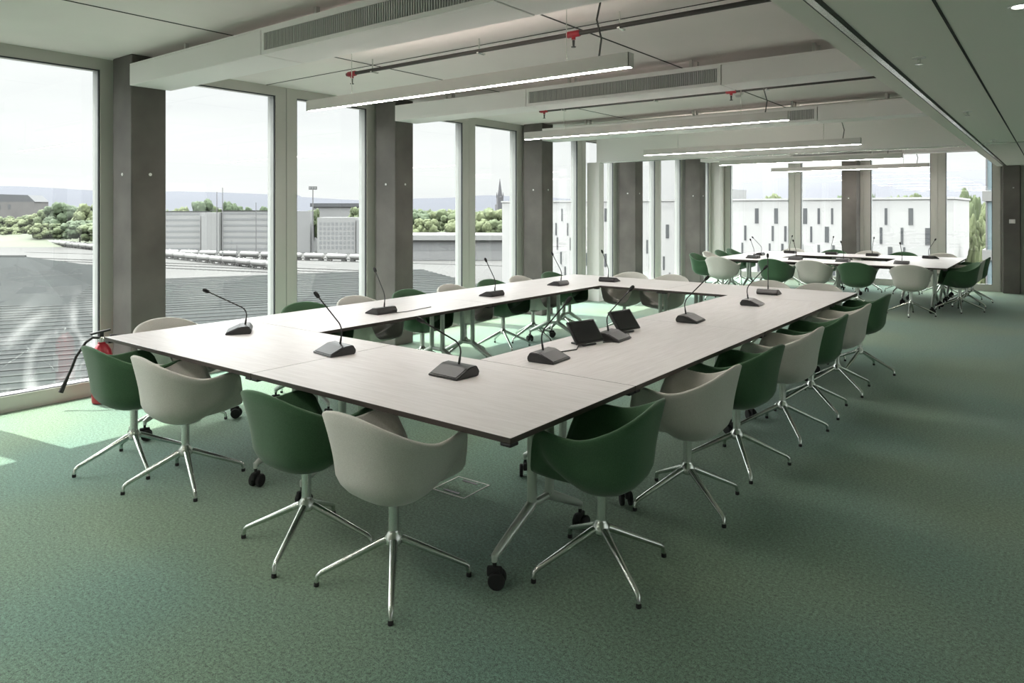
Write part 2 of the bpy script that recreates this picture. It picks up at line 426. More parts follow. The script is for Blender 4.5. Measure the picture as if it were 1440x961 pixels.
# ------------------------------------------------------------------ tables
def caster():
    c = MB()
    c.tube([(0,0,.085),(0,0,.125)], .009, 10)
    c.bbox(-.012,.012,-.034,.034,.048,.092,.008,2)
    R = Matrix.Rotation(PI/2, 4, 'Y')
    for s in (-1, 1):
        c.lathe([(.026,-.011),(.036,-.009),(.038,-.004),(.038,.006),(.034,.011),(.012,.012)], 20, Matrix.Translation((s*.024,.012,.038)) @ R)
    return c
def table(x0, x1, y0, y1, label, group, long='x', zt=.74):
    """module with its long side along local x"""
    L_, W_ = (x1-x0, y1-y0) if long == 'x' else (y1-y0, x1-x0)
    root = empty('conference_table', ((x0+x1)/2, (y0+y1)/2, 0), 0 if long == 'x' else PI/2, label, 'table', group)
    g = .0015; hx, hy = L_/2-g, W_/2-g
    t = MB(); t.bbox(-hx, hx, -hy, hy, zt-.026, zt, .003, 2)
    for f in t.bm.faces:
        f.normal_update(); f.material_index = 0 if f.normal.z > .9 else (2 if f.normal.z < -.9 else 1)
    top = t.build('table_top', [M['laminate'], M['edge'], M['under']], root)
    k = MB()
    for sx in (-1,1):
        for sy in (-1,1): k.bbox(sx*(hx-.03)-.028, sx*(hx-.03)+.028, sy*(hy-.03)-.028, sy*(hy-.03)+.028, zt-.042, zt-.026, .006, 2)
    k.build('corner_bumper', M['black'], root)
    lx = hx-.225
    be = MB(); be.bbox(-lx, lx, -.045, .045, zt-.085, zt-.045, .006, 2)
    for s in (-1, 1): be.bbox(-lx, lx, s*.30-.015, s*.30+.015, zt-.05, zt-.026, .004, 1)
    be.build('crossbeam', M['under'], root)
    sp = .072; fy = min(.35, hy-.12)
    for sx in (-1,1):
        l = MB()
        l.bbox(sx*lx-.03, sx*lx+.03, -hy+.12, hy-.12, zt-.05, zt-.027, .006, 1)
        for sy in (-1,1):
            l.tube([(sx*lx, sy*sp, zt-.04), (sx*lx, sy*sp, .30), (sx*lx, sy*sp, .275)], .0225, 14)
            l.tube([(sx*lx, sy*(sp-.015), .285), (sx*lx, sy*(sp+.02), .262), (sx*lx, sy*(fy-.03), .150), (sx*lx, sy*fy, .135), (sx*lx, sy*fy, .112)], [.024,.025,.019,.016,.013], 12)
        l.tube([(sx*lx, -sp, .27), (sx*lx, sp, .27)], .018, 12)
        lo = l.build('leg', M['legpaint'], root, smooth=True)
        for sy in (-1,1):
            cc = caster().build('caster', M['rubber'], lo, smooth=True)
            cc.location = (sx*lx, sy*fy, 0); cc.rotation_euler = (0,0,random.uniform(-1.2,1.2))
    return root
XA, XB, YA, YB = -5.387, -1.717, 2.221, 8.42; W = 1.055
xm = -3.545; ym = (YA+W+YB-W)/2
gt = 'modules of the large conference table'
table(XA, xm, YA, YA+W, 'pale laminate table module at the large table\'s near end, window half', gt)
table(xm, XB, YA, YA+W, 'pale laminate table module at the nearest corner of the large table', gt)
table(XA, xm, YB-W, YB, 'pale laminate table module at the large table\'s far end, window half', gt)
table(xm, XB, YB-W, YB, 'pale laminate table module at the large table\'s far end, right half', gt)
table(XA, XA+W, YA+W, ym, 'pale laminate table module, nearer one on the large table\'s window side', gt, 'y')
table(XA, XA+W, ym, YB-W, 'pale laminate table module, farther one on the large table\'s window side', gt, 'y')
table(XB-W, XB, YA+W, ym, 'pale laminate table module carrying the two tilted screens', gt, 'y')
table(XB-W, XB, ym, YB-W, 'pale laminate table module, farther one on the large table\'s right side', gt, 'y')
RA, RB, SA, SB = -5.15, -1.33, 12.75, 15.75; rm = (RA+RB)/2
gr = 'modules of the rear conference table'
table(RA, rm, SA, SA+1.02, 'pale table module on the near side of the rear table, left half', gr)
table(rm, RB, SA, SA+1.02, 'pale table module on the near side of the rear table, right half', gr)
table(RA, rm, SB-1.02, SB, 'pale table module on the far side of the rear table, left half', gr)
table(rm, RB, SB-1.02, SB, 'pale table module on the far side of the rear table, right half', gr)
table(RA, RA+1.02, SA+1.02, SB-1.02, 'short pale table module closing the left end of the rear table', gr, 'x')
table(RB-1.02, RB, SA+1.02, SB-1.02, 'short pale table module closing the right end of the rear table', gr, 'x')

# ------------------------------------------------------------------ microphones
def make_mic(bend=54., yaw=0., L_=22):
    root = empty('gooseneck_microphone')
    b = MB()     # wedge base: low front lip rising to the rear block
    b.prism([(-.085,0),(.075,0),(.082,.022),(.062,.052),(.012,.050),(-.085,.008)], -.10, .10)
    bmesh.ops.bevel(b.bm, geom=[e for e in b.bm.edges], offset=.004, segments=2, affect='EDGES')
    bo = b.build('base', M['micbase'], root, smooth=30)
    p = MB(); R = Matrix.Rotation(-math.atan2(.042,.097), 4, 'Y')
    p.bbox(-.044,.040,-.088,.088,-.001,.003,.001,1, Matrix.Translation((-.036,0,.0295)) @ R)
    p.build('key_panel', M['micpanel'], bo)
    pts = []; P0 = Vector((.035,0,.045))
    ang = math.radians(82); p_ = P0.copy(); pts.append(p_.copy())
    cy, sy = math.cos(math.radians(yaw)), math.sin(math.radians(yaw))
    for i in range(L_):
        if 4 <= i <= 8: ang += math.radians(bend/5)
        k = math.cos(ang)*.0165
        p_ = p_ + Vector((k*cy, k*sy, math.sin(ang)*.0165)); pts.append(p_.copy())
    MB().tube(pts, [.0062]*3+[.0042]*(len(pts)-3), 8).build('gooseneck', M['micbase'], root, smooth=True)
    d = (pts[-1]-pts[-2]).normalized()
    MB().tube([pts[-1], pts[-1]+d*.008, pts[-1]+d*.02, pts[-1]+d*.038, pts[-1]+d*.046], [.006,.0105,.0125,.0115,.006], 12).build('microphone_head', M['rubber'], root, smooth=True)
    return root
used = [False]; MIC = []
def mic(x, y, face, label, group, z=.74, neck=0, bend=None, L_=19):
    """face: direction from the unit to the speaker's chair (degrees from +X); the neck leans that way"""
    if bend is None:
        if not MIC: MIC.append(make_mic(52, 0, 19)); o = MIC[0]
        else: o = copy_tree(MIC[0])
    else: o = make_mic(bend, neck, L_)
    o.location = (x, y, z); o.rotation_euler = (0, 0, math.radians(face-180)); o.scale = (1.1, 1.1, 1.1)
    return tag(o, label, 'microphone', group)
gm = 'microphones on the large table'
mic(-4.80, 2.92, 235, 'black gooseneck microphone near the table corner by the extinguisher, neck bent left', gm, bend=70, L_=22)
mic(-3.62, 2.86, 262, 'black gooseneck microphone between the two near end table modules', gm, neck=-42, bend=46)
mic(-2.62, 2.88, 268, 'black gooseneck microphone in the foreground, nearest the camera on the table', gm, neck=-40, bend=66)
mic(-2.43, 3.52, 5, 'dark gooseneck microphone beside the nearer tilted screen, neck leaning right', gm, neck=28, bend=48)
mic(-2.46, 4.36, 5, 'gooseneck microphone standing between the two tilted screens', gm, neck=28, bend=50)
mic(-2.36, 5.45, 5, 'gooseneck microphone on the right side table, next beyond the tilted screens', gm, neck=28, bend=52)
mic(-2.30, 6.75, 5, 'gooseneck microphone on the right side table, near its far end', gm, neck=28, bend=50)
mic(-4.70, 4.22, 178, 'gooseneck microphone on the window side table, nearest the near end', gm, neck=-12, bend=50, L_=20)
mic(-4.72, 5.78, 180, 'gooseneck microphone on the window side table, second from the near end', gm, neck=-8, bend=44)
mic(-4.75, 7.08, 180, 'gooseneck microphone on the window side table, third from the near end', gm, neck=-8, bend=44)
mic(-4.48, 7.84, 92, 'gooseneck microphone on the far table end, towards the window', gm, neck=60, bend=44)
mic(-2.45, 7.72, 92, 'gooseneck microphone on the far table end, towards the right', gm, neck=20, bend=20)
gn = 'microphones on the rear table'
for i, (x, y, f, t) in enumerate([(-4.5,13.25,268,'near side of the rear table, leftmost'),(-3.75,13.3,270,'near side of the rear table, second from left'),(-2.95,13.3,270,'near side of the rear table, third from left'),(-2.05,13.35,270,'near side of the rear table, rightmost'),
     (-4.4,15.25,90,'far side of the rear table, leftmost'),(-3.6,15.3,90,'far side of the rear table, second from left'),(-2.85,15.3,90,'far side of the rear table, third from left'),(-1.85,15.15,60,'far side of the rear table, rightmost'),(-4.7,14.2,180,'left end of the rear table')]):
    mic(x, y, f, 'small gooseneck microphone on the '+t, gn)

# tilted touch screens with stand
def make_screen():
    root = empty('tilted_screen')
    T = Matrix.Translation((0,0,.085)) @ Matrix.Rotation(math.radians(-38), 4, 'X')
    MB().bbox(-.125,.125,-.010,.010,-.085,.085,.006,2,T).build('screen_body', M['micbase'], root, smooth=30)
    MB().bbox(-.112,.112,-.0125,-.009,-.073,.073,.001,1,T).build('display', M['screen'], root)
    s = MB(); s.bbox(-.06,.06,-.05,.075,0,.012,.004,2)
    s.prism([(-.04,.01),(.04,.01),(.03,.10),(-.03,.10)], .015, .045)
    s.build('stand', M['micbase'], root, smooth=30)
    return root
s0 = make_screen(); s0.location = (-2.52, 4.08, .74); s0.rotation_euler = (0,0,math.radians(75))
tag(s0, 'dark tilted screen on a stand, the nearer of the pair on the right side table', 'screen', 'tilted screens on the table')
s1 = copy_tree(s0); s1.location = (-2.55, 4.68, .74); s1.rotation_euler = (0,0,math.radians(80))
tag(s1, 'dark tilted screen on a stand, the farther of the pair on the right side table', 'screen', 'tilted screens on the table')
# cables lying on the table between the devices
cb = MB()
z = .7445
cb.tube([(-2.40,3.62,z),(-2.50,3.75,z),(-2.46,3.88,z),(-2.52,4.0,z),(-2.50,4.02,z)], .004, 8)
tag(cb.build('cable', M['cable'], smooth=True), 'short dark cable lying between the microphone and the nearer screen', 'cable')
cb = MB(); cb.tube([(-2.45,4.2,z),(-2.38,4.3,z),(-2.37,4.42,z),(-2.42,4.52,z),(-2.47,4.60,z)], .004, 8)
tag(cb.build('cable', M['cable'], smooth=True), 'dark cable lying on the table between the two tilted screens', 'cable')
cb = MB(); cb.tube([(-4.60,4.30,z),(-4.57,4.4,z),(-4.60,4.62,z),(-4.61,4.75,z)], .0035, 8)
tag(cb.build('cable', M['cable'], smooth=True), 'thin cable on the window side table behind its first microphone', 'cable')

# ------------------------------------------------------------------ ceiling ducts, lamps, pipes
def duct(c, label):
    y0, y1, z0, z1 = c-.17, c+.19, 2.72, 2.895
    xl, xr = -6.32, XS
    root = empty('ventilation_duct', (0,0,0), 0, label, 'duct', 'white ceiling ducts')
    b = MB(); b.bbox(xl, -4.36, y0, y1, z0, z1, .004, 1); b.bbox(-2.27, xr, y0, y1, z0, z1, .004, 1)
    b.box(xl, xr, y0+.002, y0+.006, z1, z1+.012)
    b.build('casing', M['duct'], root)
    m = MB(); m.bbox(-4.35, -2.28, y0+.02, y1, z0, z1, .004, 1); m.box(-4.35,-2.28,y0,y0+.02,z0,z0+.028); m.box(-4.35,-2.28,y0,y0+.02,z1-.028,z1)
    m.box(-4.35,-4.32,y0,y0+.02,z0+.028,z1-.028); m.box(-2.31,-2.28,y0,y0+.02,z0+.028,z1-.028)
    m.build('outlet_section', M['duct'], root)
    g = MB(); x = -4.31
    while x < -2.32:
        g.box(x, x+.011, y0+.003, y0+.018, z0+.03, z1-.03); x += .020
    go = g.build('grille', M['grille'], root)
    for x in (-5.6, -3.9, -2.6, -1.55):
        h = MB()
        h.box(x-.012, x+.012, c-.06, c-.03, z1, ZC); h.box(x-.012, x+.012, c+.07, c+.10, z1, ZC)
        h.box(x-.012, x+.012, c-.06, c+.10, z1, z1+.012)
        h.build('hanger', M['lampbody'], root)
    p = MB(); p.tube([(-6.2, y1+.09, 2.93), (xr, y1+.09, 2.93)], .05, 16)
    p.build('insulated_pipe', M['white'], root, smooth=True)
for c, t in ((2.98,'nearest to the camera, above the first column'), (6.06,'above the second column from the left'), (9.14,'above the third column from the left'), (15.3,'in front of the far windows')):
    duct(c, 'long white ceiling duct with grille, '+t)
duct(-.10, 'long white ceiling duct with grille, behind the camera position')

def lamp(y, label, x0=-5.02, x1=-1.97):
    root = empty('linear_pendant_light', (0,y,0), 0, label, 'ceiling light', 'linear pendant lights')
    z0, z1 = 2.485, 2.57; w = .032
    h = MB()
    h.box(x0, x1, -w, -w+.004, z0, z1); h.box(x0, x1, w-.004, w, z0, z1); h.box(x0, x1, -w+.004, w-.004, z1-.045, z1-.04)
    h.box(x0, x0+.004, -w, w, z0, z1); h.box(x1-.004, x1, -w, w, z0, z1)
    h.build('housing', M['lampbody'], root)
    h2 = MB(); h2.box(x0+.004, x1-.004, -w+.004, -.017, z0, z0+.004); h2.box(x0+.004, x1-.004, .017, w-.004, z0, z0+.004); h2.build('bottom_flange', M['lampbody'], root)
    MB().box(x0+.004, x1-.004, -.017, .017, z0-.002, z0+.012).build('diffuser', M['lamp'], root)
    MB().box(x0+.3, x1-.3, -w+.008, w-.008, z1-.012, z1-.002).build('uplight', M['uplamp'], root)
    s = MB()
    for x in (x0+.55, x1-.45):
        s.tube([(x, 0, z1-.02), (x, 0, ZC)], .003, 6); s.lathe([(.03,ZC-.03),(.03,ZC)], 14, Matrix.Translation((x,0,0)))
    s.build('suspension_wire', M['alu'], root)
    c = MB(); xx = x1-.22
    c.tube([(xx, 0, ZC), (xx+.012, 0, ZC-.1), (xx-.012, 0, ZC-.2), (xx+.02, 0, ZC-.32), (xx, 0, z1-.02)], .006, 8)
    c.build('power_cable', M['cable'], root, smooth=True)
LY = [3.70, 6.78, 9.86, 12.94, 16.0]
for y, t in zip(LY, ('nearest the camera','second from the camera','just in front of the dropped bulkhead','just beyond the dropped bulkhead','before the far windows')):
    lamp(y, 'slim linear pendant light, '+t)
lamp(.62, 'slim linear pendant light, behind the camera position')
lamp(-2.46, 'slim linear pendant light, farthest behind the camera position')

def pipe(y, label, heads):
    root = empty('ceiling_pipe', (0,y,0), 0, label, 'pipe', 'sprinkler pipes')
    p = MB(); p.tube([(-5.2,0,2.90),(XS,0,2.90)], .017, 12); p.build('pipe', M['steel'], root, smooth=True)
    c = MB(); c.tube([(-4.9,.05,2.915),(XS,.05,2.915)], .011, 10); c.build('conduit', M['cable'], root, smooth=True)
    k = MB()
    for x in (-4.85,-3.6,-2.35,-1.3): k.box(x-.01,x+.01,-.02,.065,2.88,2.89); k.box(x-.004,x+.004,-.004,.004,2.91,ZC)
    k.build('clamp', M['alu'], root)
    for x in heads:
        h = MB(); h.tube([(x-.055,0,2.90),(x-.045,0,2.90),(x+.045,0,2.90),(x+.055,0,2.90)], [.020,.024,.024,.020], 14); h.tube([(x,0,2.90),(x,0,2.86)], .015, 12)
        ho = h.build('sprinkler_fitting', M['red'], root, smooth=True)
        s = MB(); s.tube([(x,0,2.855),(x,0,2.81)], [.010,.007], 10); s.lathe([(.016,2.805),(.018,2.81),(.006,2.814)], 12, Matrix.Translation((x,0,0)))
        s.build('sprinkler_head', M['steel'], ho, smooth=True)
pipe(4.25, 'steel sprinkler pipe with red fittings, nearest the camera', (-5.13,-2.72))
pipe(7.33, 'steel sprinkler pipe with red fittings, second from the camera', (-5.13,-2.72))
# smoke detector fixed above the second lamp
d = empty('smoke_detector', (-2.75,7.62,2.90), 0, 'grey round smoke detector under the ceiling by the second pendant light', 'detector')
MB().lathe([(.045,0),(.055,.012),(.055,.045),(.06,.05),(.06,.1)], 20).build('housing', M['lampbody'], d, smooth=True)
MB().lathe([(.022,-.02),(.03,-.012),(.03,0)], 16).build('sensor', M['grille'], d, smooth=True)

# soffit: downlight and sprinkler heads
dl = empty('downlight', (-.12,3.71,ZS), 0, 'small round recessed downlight in the soffit, top right corner', 'ceiling light')
MB().lathe([(.03,-.004),(.045,-.004),(.048,0),(.048,.0)], 20).build('trim_ring', M['white'], dl)
MB().lathe([(.0,-.006),(.030,-.006),(.030,-.003)], 20).build('lens', M['spot'], dl)
for (x, y), t in zip(((-.62,4.62),(-.62,7.4),(-.62,10.6)), ('nearest','middle','farthest')):
    s = empty('ceiling_sprinkler', (x,y,ZS), 0, 'small white sprinkler head under the soffit, %s of three' % t, 'sprinkler', 'sprinklers under the soffit')
    MB().lathe([(.035,-.006),(.035,0)], 16).build('escutcheon', M['white'], s)
    q = MB(); q.tube([(0,0,-.005),(0,0,-.035)], .008, 10); q.lathe([(.02,-.04),(.02,-.036)], 12); q.build('deflector', M['alu'], s)
# wall plate on the far column
sw = empty('wall_switch', (-.68,16.95,1.42), 0, 'white switch plate on the far right concrete column', 'switch')
MB().bbox(-.05,.05,-.012,0,-.04,.04,.004,2).build('plate', M['white'], sw)
MB().bbox(-.022,.022,-.017,-.012,-.026,.026,.002,1).build('rocker', M['duct'], sw)
# floor box
fb = empty('floor_box', (-2.80,3.14,0), math.radians(2), 'square carpeted floor box with steel rim under the table', 'floor box')
q = MB()
for s in (-1,1): q.box(s*.118-.0025, s*.118+.0025, -.1205,.1205, 0,.0035); q.box(-.114,.114, s*.118-.0025, s*.118+.0025, 0,.0035)
q.build('rim', M['duct'], fb)
MB().box(-.115,.115,-.115,.115,0,.002).build('lid', M['carpet'], fb)
for s in (-1,1):
    MB().box(-.055,.055, s*.085-.011, s*.085+.011, .002,.004).build('cable_slot', M['black'], fb)
# fire extinguisher
fe = empty('fire_extinguisher', (-6.46,2.645,0), 0, 'red fire extinguisher with black hose standing on the floor by the window column', 'fire extinguisher')
MB().lathe([(.06,0),(.075,.01),(.078,.03),(.078,.40),(.07,.45),(.045,.49),(.03,.505),(.03,.52)], 28).build('cylinder', M['red'], fe, smooth=True)
q = MB(); q.lathe([(.026,.515),(.028,.55),(.02,.565)], 16); q.build('valve', M['alu'], fe, smooth=True)
q = MB(); q.bbox(-.014,.014,-.02,.15,.562,.578,.004,2, Matrix.Rotation(-.15,4,'X')); q.bbox(-.014,.014,-.02,.14,.595,.612,.004,2, Matrix.Rotation(.12,4,'X')); q.box(-.012,.012,-.02,.01,.55,.605)
q.build('handle', M['black'], fe)
q = MB(); q.tube([(0,-.01,.555),(-.01,-.07,.565),(-.02,-.12,.53),(-.03,-.19,.42),(-.035,-.225,.32),(-.04,-.25,.26)], .011, 10)
q.tube([(-.04,-.25,.26),(-.042,-.27,.21),(-.045,-.30,.14)], [.013,.016,.020], 12)
q.build('hose', M['rubber'], fe, smooth=True)
q = MB(); q.bbox(-.05,.05,-.083,-.0765,.18,.33,.002,1); q.build('instruction_label', M['white'], fe)

# ------------------------------------------------------------------ the town outside
GZ = -28.0
O = dict(
 ground=plain('yard_ballast', (.062,.062,.061), .95, spec=.1, var=.10, scale=.02),
 grassy=plain('embankment_grass', (.052,.060,.040), .95, var=.15, scale=.05),
 roof=plain('roof_sheet', (.023,.0255,.0255), .9, spec=.05, var=.10, scale=.08),
 roofedge=plain('roof_edge', (.036,.038,.0375), .9, spec=.05),
 white=plain('white_render', (.16,.162,.161), .8, var=.03, scale=.1),
 offwhite=plain('pale_cladding', (.14,.142,.143), .8, var=.03, scale=.1),
 band=plain('grey_window_band', (.12,.124,.127), .4),
 slit=plain('slit_glazing', (.055,.058,.062), .3),
 slitwhite=plain('white_facade', (.28,.28,.277), .8, var=.03, scale=.1),
 stone=plain('old_stone', (.075,.072,.07), .9, var=.12, scale=.1),
 slate=plain('slate_roof', (.04,.042,.046), .7),
 spire=plain('spire_stone', (.06,.06,.066), .9),
 wag=plain('tank_white', (.14,.14,.137), .4),
 wagdark=plain('bogie_grey', (.045,.045,.044), .8),
 mast=plain('mast_grey', (.08,.08,.083), .6),
 glassblue=plain('blue_facade_glass', (.12,.16,.175), .25),
 bark=plain('bark', (.07,.06,.05), .9),
)
def leafmat(name, c):
    m, N, L, P = newmat(name); tc = N.new('ShaderNodeTexCoord'); nz = N.new('ShaderNodeTexNoise')
    nz.inputs['Scale'].default_value = 1.4; nz.inputs['Detail'].default_value = 6; nz.inputs['Roughness'].default_value = .75
    L.new(tc.outputs['Object'], nz.inputs['Vector'])
    r = N.new('ShaderNodeValToRGB'); e = r.color_ramp.elements; e[0].position = .35; e[1].position = .65
    e[0].color = (*[v*.75 for v in c],1); e[1].color = (*[min(1,v*1.25) for v in c],1)
    L.new(nz.outputs['Fac'], r.inputs['Fac']); L.new(r.outputs['Color'], P.inputs['Base Color']); P.inputs['Roughness'].default_value = .95
    return m
LEAF = [leafmat('leaves_mid_green', (.052,.068,.032)), leafmat('leaves_deep_green', (.042,.060,.033)), leafmat('leaves_pale_green', (.064,.078,.036))]
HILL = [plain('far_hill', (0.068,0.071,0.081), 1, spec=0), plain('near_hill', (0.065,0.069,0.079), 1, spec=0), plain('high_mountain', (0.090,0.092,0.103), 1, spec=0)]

g = MB(); g.box(-4000, 3000, -1500, 5000, GZ-2, GZ)
struct(g.build('floor_outside_ground', O['ground']))
# hills: real ridges with slopes front and back
def ridge(px0, px1, dist, tops, mat, label, depth=500):
    n_ = 40; A = bearing(px0, dist); B = bearing(px1, dist); back = (bearing((px0+px1)/2, dist+depth)-bearing((px0+px1)/2, dist))
    bm = bmesh.new(); rows = []
    for j, (f, h) in enumerate(((-.9,0),(-.45,.55),(0,1),(.45,.55),(.9,0))):
        row = []
        for i in range(n_+1):
            t = i/n_; k = t*(len(tops)-1); a = int(min(k, len(tops)-2)); py = tops[a]*(1-(k-a))+tops[a+1]*(k-a)
            top = lvl(py, dist); p = A.lerp(B, t) + back*f
            zz = GZ + (top-GZ)*h*(1+.05*noise.noise(Vector((t*9, j*1.7, dist*.01))))
            row.append(bm.verts.new((p.x, p.y, zz)))
        rows.append(row)
    for j in range(4):
        for i in range(n_): bm.faces.new((rows[j][i], rows[j][i+1], rows[j+1][i+1], rows[j+1][i]))
    b = MB(); b.bm.free(); b.bm = bm
    return tag(b.build('hill', mat, smooth='all'), label, 'hill', 'hills on the horizon')
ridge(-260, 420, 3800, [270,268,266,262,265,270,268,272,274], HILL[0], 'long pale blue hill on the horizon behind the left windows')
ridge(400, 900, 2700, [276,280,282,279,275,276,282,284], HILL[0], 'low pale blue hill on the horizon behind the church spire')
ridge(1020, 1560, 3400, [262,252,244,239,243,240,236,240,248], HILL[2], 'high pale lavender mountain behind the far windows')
# shed roof: low stepped ribs running along y
rf = MB(); zr = -16.; RM = Matrix.Rotation(math.radians(-28), 4, 'Z'); rr_ = random.Random(5)
rf.box(-202, -58, -190, 62, zr-1.5, zr, RM)
rf.mi = 1; x = -60.
while x > -201:
    wd = rr_.uniform(.5, 1.1); rf.box(x-wd, x, -190, 62, zr, zr+.10, RM); x -= rr_.uniform(2.8, 4.4)
tag(rf.build('shed_roof', [O['roof'], O['roofedge']]), 'large grey ribbed shed roof below the left windows', 'roof')
rm_ = empty('roof_monitor', (-100, 0, zr), 0, 'raised hipped grey roof monitor on the shed roof, seen through the leftmost window', 'roof')
q = MB()
hh = lvl(361, 165)-zr
A = bearing(-60, 165); Bp = bearing(36, 165); C_ = bearing(82, 150)
rm_.location = (0,0,0)
q2 = bmesh.new()
d_ = Vector((-math.sin(TH), math.cos(TH), 0))
def V3(p, z): return q2.verts.new((p.x, p.y, z))
v = [V3(A, zr+hh), V3(Bp, zr+hh), V3(bearing(128,165), zr), V3(A-d_*40, zr), V3(bearing(140,140)-d_*10, zr), V3(A+d_*30, zr), V3(bearing(128,165)+d_*30, zr)]
for f in ((0,1,4,3),(1,2,4),(0,5,6,1),(1,6,2),(3,4,2,6,5),(0,3,5)): q2.faces.new([v[i] for i in f])
q.bm.free(); q.bm = q2
q.build('roof_panel', O['roof'], rm_)
rr = MB(); rr.tube([A+Vector((0,0,zr+hh)), Bp+Vector((0,0,zr+hh))], .35, 6); rr.build('ridge_cap', O['roofedge'], rm_)

# tank wagons on two tracks
def make_wagon():
    root = empty('tank_wagon')
    R = Matrix.Rotation(PI/2, 4, 'Y')
    b = MB(); b.lathe([(.3,-6.6),(1.0,-6.45),(1.45,-6.0),(1.5,-5.6),(1.5,5.6),(1.45,6.0),(1.0,6.45),(.3,6.6)], 20, Matrix.Translation((0,0,2.75)) @ R)
    b.build('tank', O['wag'], root, smooth=True)
    d = MB(); d.lathe([(.5,4.1),(.5,4.55),(.35,4.65)], 12); d.box(-1.6,1.6,-.5,.5,4.25,4.32); d.build('dome_hatch', O['wag'], root)
    f = MB(); f.box(-7,7,-1.0,1.0,.95,1.25); f.box(-7.3,-7.0,-1.2,1.2,.95,1.4); f.box(7,7.3,-1.2,1.2,.95,1.4); f.build('underframe', O['wagdark'], root)
    for s in (-1,1):
        k = MB(); k.box(s*4.8-1.4,s*4.8+1.4,-.9,.9,.5,.85)
        for a in (-.95,.95):
            for e in (-.75,.75): k.lathe([(.46,-.06),(.46,.06)], 14, Matrix.Translation((s*4.8+a,e,.46)) @ Matrix.Rotation(PI/2,4,'X'))
        k.build('bogie', O['wagdark'], root)
    return root
wg = None
def wagon_row(px_a, d_a, px_b, d_b, n_, grp, lab):
    global wg
    A, B = bearing(px_a, d_a), bearing(px_b, d_b)
    u = (B-A).normalized(); an = math.atan2(u.y, u.x)
    trk = MB()
    for s in (-.75,.75):
        o_ = Vector((-u.y, u.x, 0))*s
        M_ = Matrix.Translation(A+o_-u*120) @ Matrix.Rotation(an, 4, 'Z')
        trk.box(0, (B-A).length+300, -.06, .06, GZ, GZ+.14, M_)
    tag(trk.build('railway_track', O['wagdark']), 'pair of rails under the '+lab, 'track')
    for i in range(n_):
        w = wg if wg and not used[0] == 'w0' else None
        if wg is None: wg = w = make_wagon()
        else: w = copy_tree(wg)
        w.location = A + u*(15.4*i) + Vector((0,0,GZ+.14)); w.rotation_euler = (0,0,an)
        tag(w, 'white cylindrical tank wagon in the '+lab, 'railway wagon', grp)
wagon_row(386, 345, 60, 600, 27, 'tank wagons in the front row', 'front row on the rail yard')
wagon_row(540, 395, 330, 430, 13, 'tank wagons in the rear row', 'rear row on the rail yard')
wagon_row(140, 520, 10, 690, 13, 'tank wagons in the left row', 'left row on the rail yard')

for k_, (dist, lab) in enumerate(((300,'nearest'),(314,'second nearest'),(328,'third nearest'))):
    A, B = bearing(600, dist), bearing(-80, dist*1.42); u = (B-A).normalized(); an = math.atan2(u.y, u.x); trk = MB()
    for s_ in (-.75,.75): trk.box(0, (B-A).length, s_-.07, s_+.07, GZ+.12, GZ+.3)
    for q_ in range(int((B-A).length/3)): trk.box(q_*3, q_*3+.9, -1.4, 1.4, GZ, GZ+.12)
    t_ = trk.build('railway_track', O['wagdark']); t_.location = (A.x, A.y, 0); t_.rotation_euler = (0,0,an)
    tag(t_, 'empty railway track before the wagons, %s to the shed roof' % lab, 'track', 'empty railway tracks')
# buildings
def block(root, name, px0, px1, py0, py1, dist, depth, mat, rz=None, z0=None):
    a, b_ = bearing(px0, dist), bearing(px1, dist)
    w = (b_-a).length; Mx = Matrix.Translation((a.x, a.y, 0)) @ Matrix.Rotation(TH, 4, 'Z')
    zt = lvl(py0, dist); zb = lvl(py1, dist) if z0 is None else z0
    return MB().box(0, w, 0, depth, zb, zt, Mx).build(name, mat, root), Mx, w, zb, zt
def banded(root, px0, px1, py0, dist, depth, floors, mat):
    w0, Mx, w, zb, zt = block(root, 'wing', px0, px1, py0, 0, dist, depth, mat, z0=GZ)
    h = (zt-GZ)/floors; m = MB()
    for k in range(floors):
        z_ = GZ+h*k+h*.42; m.box(.6, w-.6, -.12, .05, z_, z_+h*.34, Mx)
    m.build('window_band', O['band'], w0)
    c = MB(); c.box(-.4, w+.4, -.4, depth+.4, zt, zt+.5, Mx); c.build('parapet', O['roofedge'], w0)
r = empty('office_building', (0,0,0), 0, 'long white office building with horizontal window bands beyond the rail yard', 'building')
banded(r, 205, 282, 298, 492, 16, 7, O['white']); banded(r, 312, 396, 297, 490, 16, 7, O['white'])
block(r, 'stair_tower', 283, 308, 299, 0, 487, 20, O['white'], z0=GZ); block(r, 'stair_tower', 397, 436, 297, 0, 487, 20, O['offwhite'], z0=GZ)
r = empty('office_building', (0,0,0), 0, 'white office block with a square window grid, seen through the third window', 'building')
w0, Mx, w, zb, zt = block(r, 'facade', 446, 500, 306, 0, 480, 16, O['white'], z0=GZ)
m = MB()
for i in range(9):
    for j in range(6): m.box(1.5+i*2.75, 3.1+i*2.75, -.1, .05, GZ+3+j*3.2, GZ+5+j*3.2, Mx)
m.build('window_grid', O['band'], w0)
block(r, 'side_wing', 501, 520, 309, 0, 478, 18, O['offwhite'], z0=GZ)
r = empty('warehouse', (0,0,0), 0, 'distant grey building with a long flat roof behind the window grid block', 'building')
block(r, 'roof', 436, 506, 286, 291, 700, 40, O['slate']); block(r, 'wall', 440, 504, 291, 0, 702, 36, O['offwhite'], z0=GZ)
r = empty('manor_house', (0,0,0), 0, 'old stone building with a grey pitched roof at the left edge, above the trees', 'building')
w0, Mx, w, zb, zt = block(r, 'wall', -120, 48, 284, 0, 780, 24, O['stone'], z0=GZ)
MB().prism([(-1,zt),(w+1,zt),(w-7,zt+7.5),(7,zt+11),], 0, 24, Mx).build('roof', O['slate'], r)
m = MB()
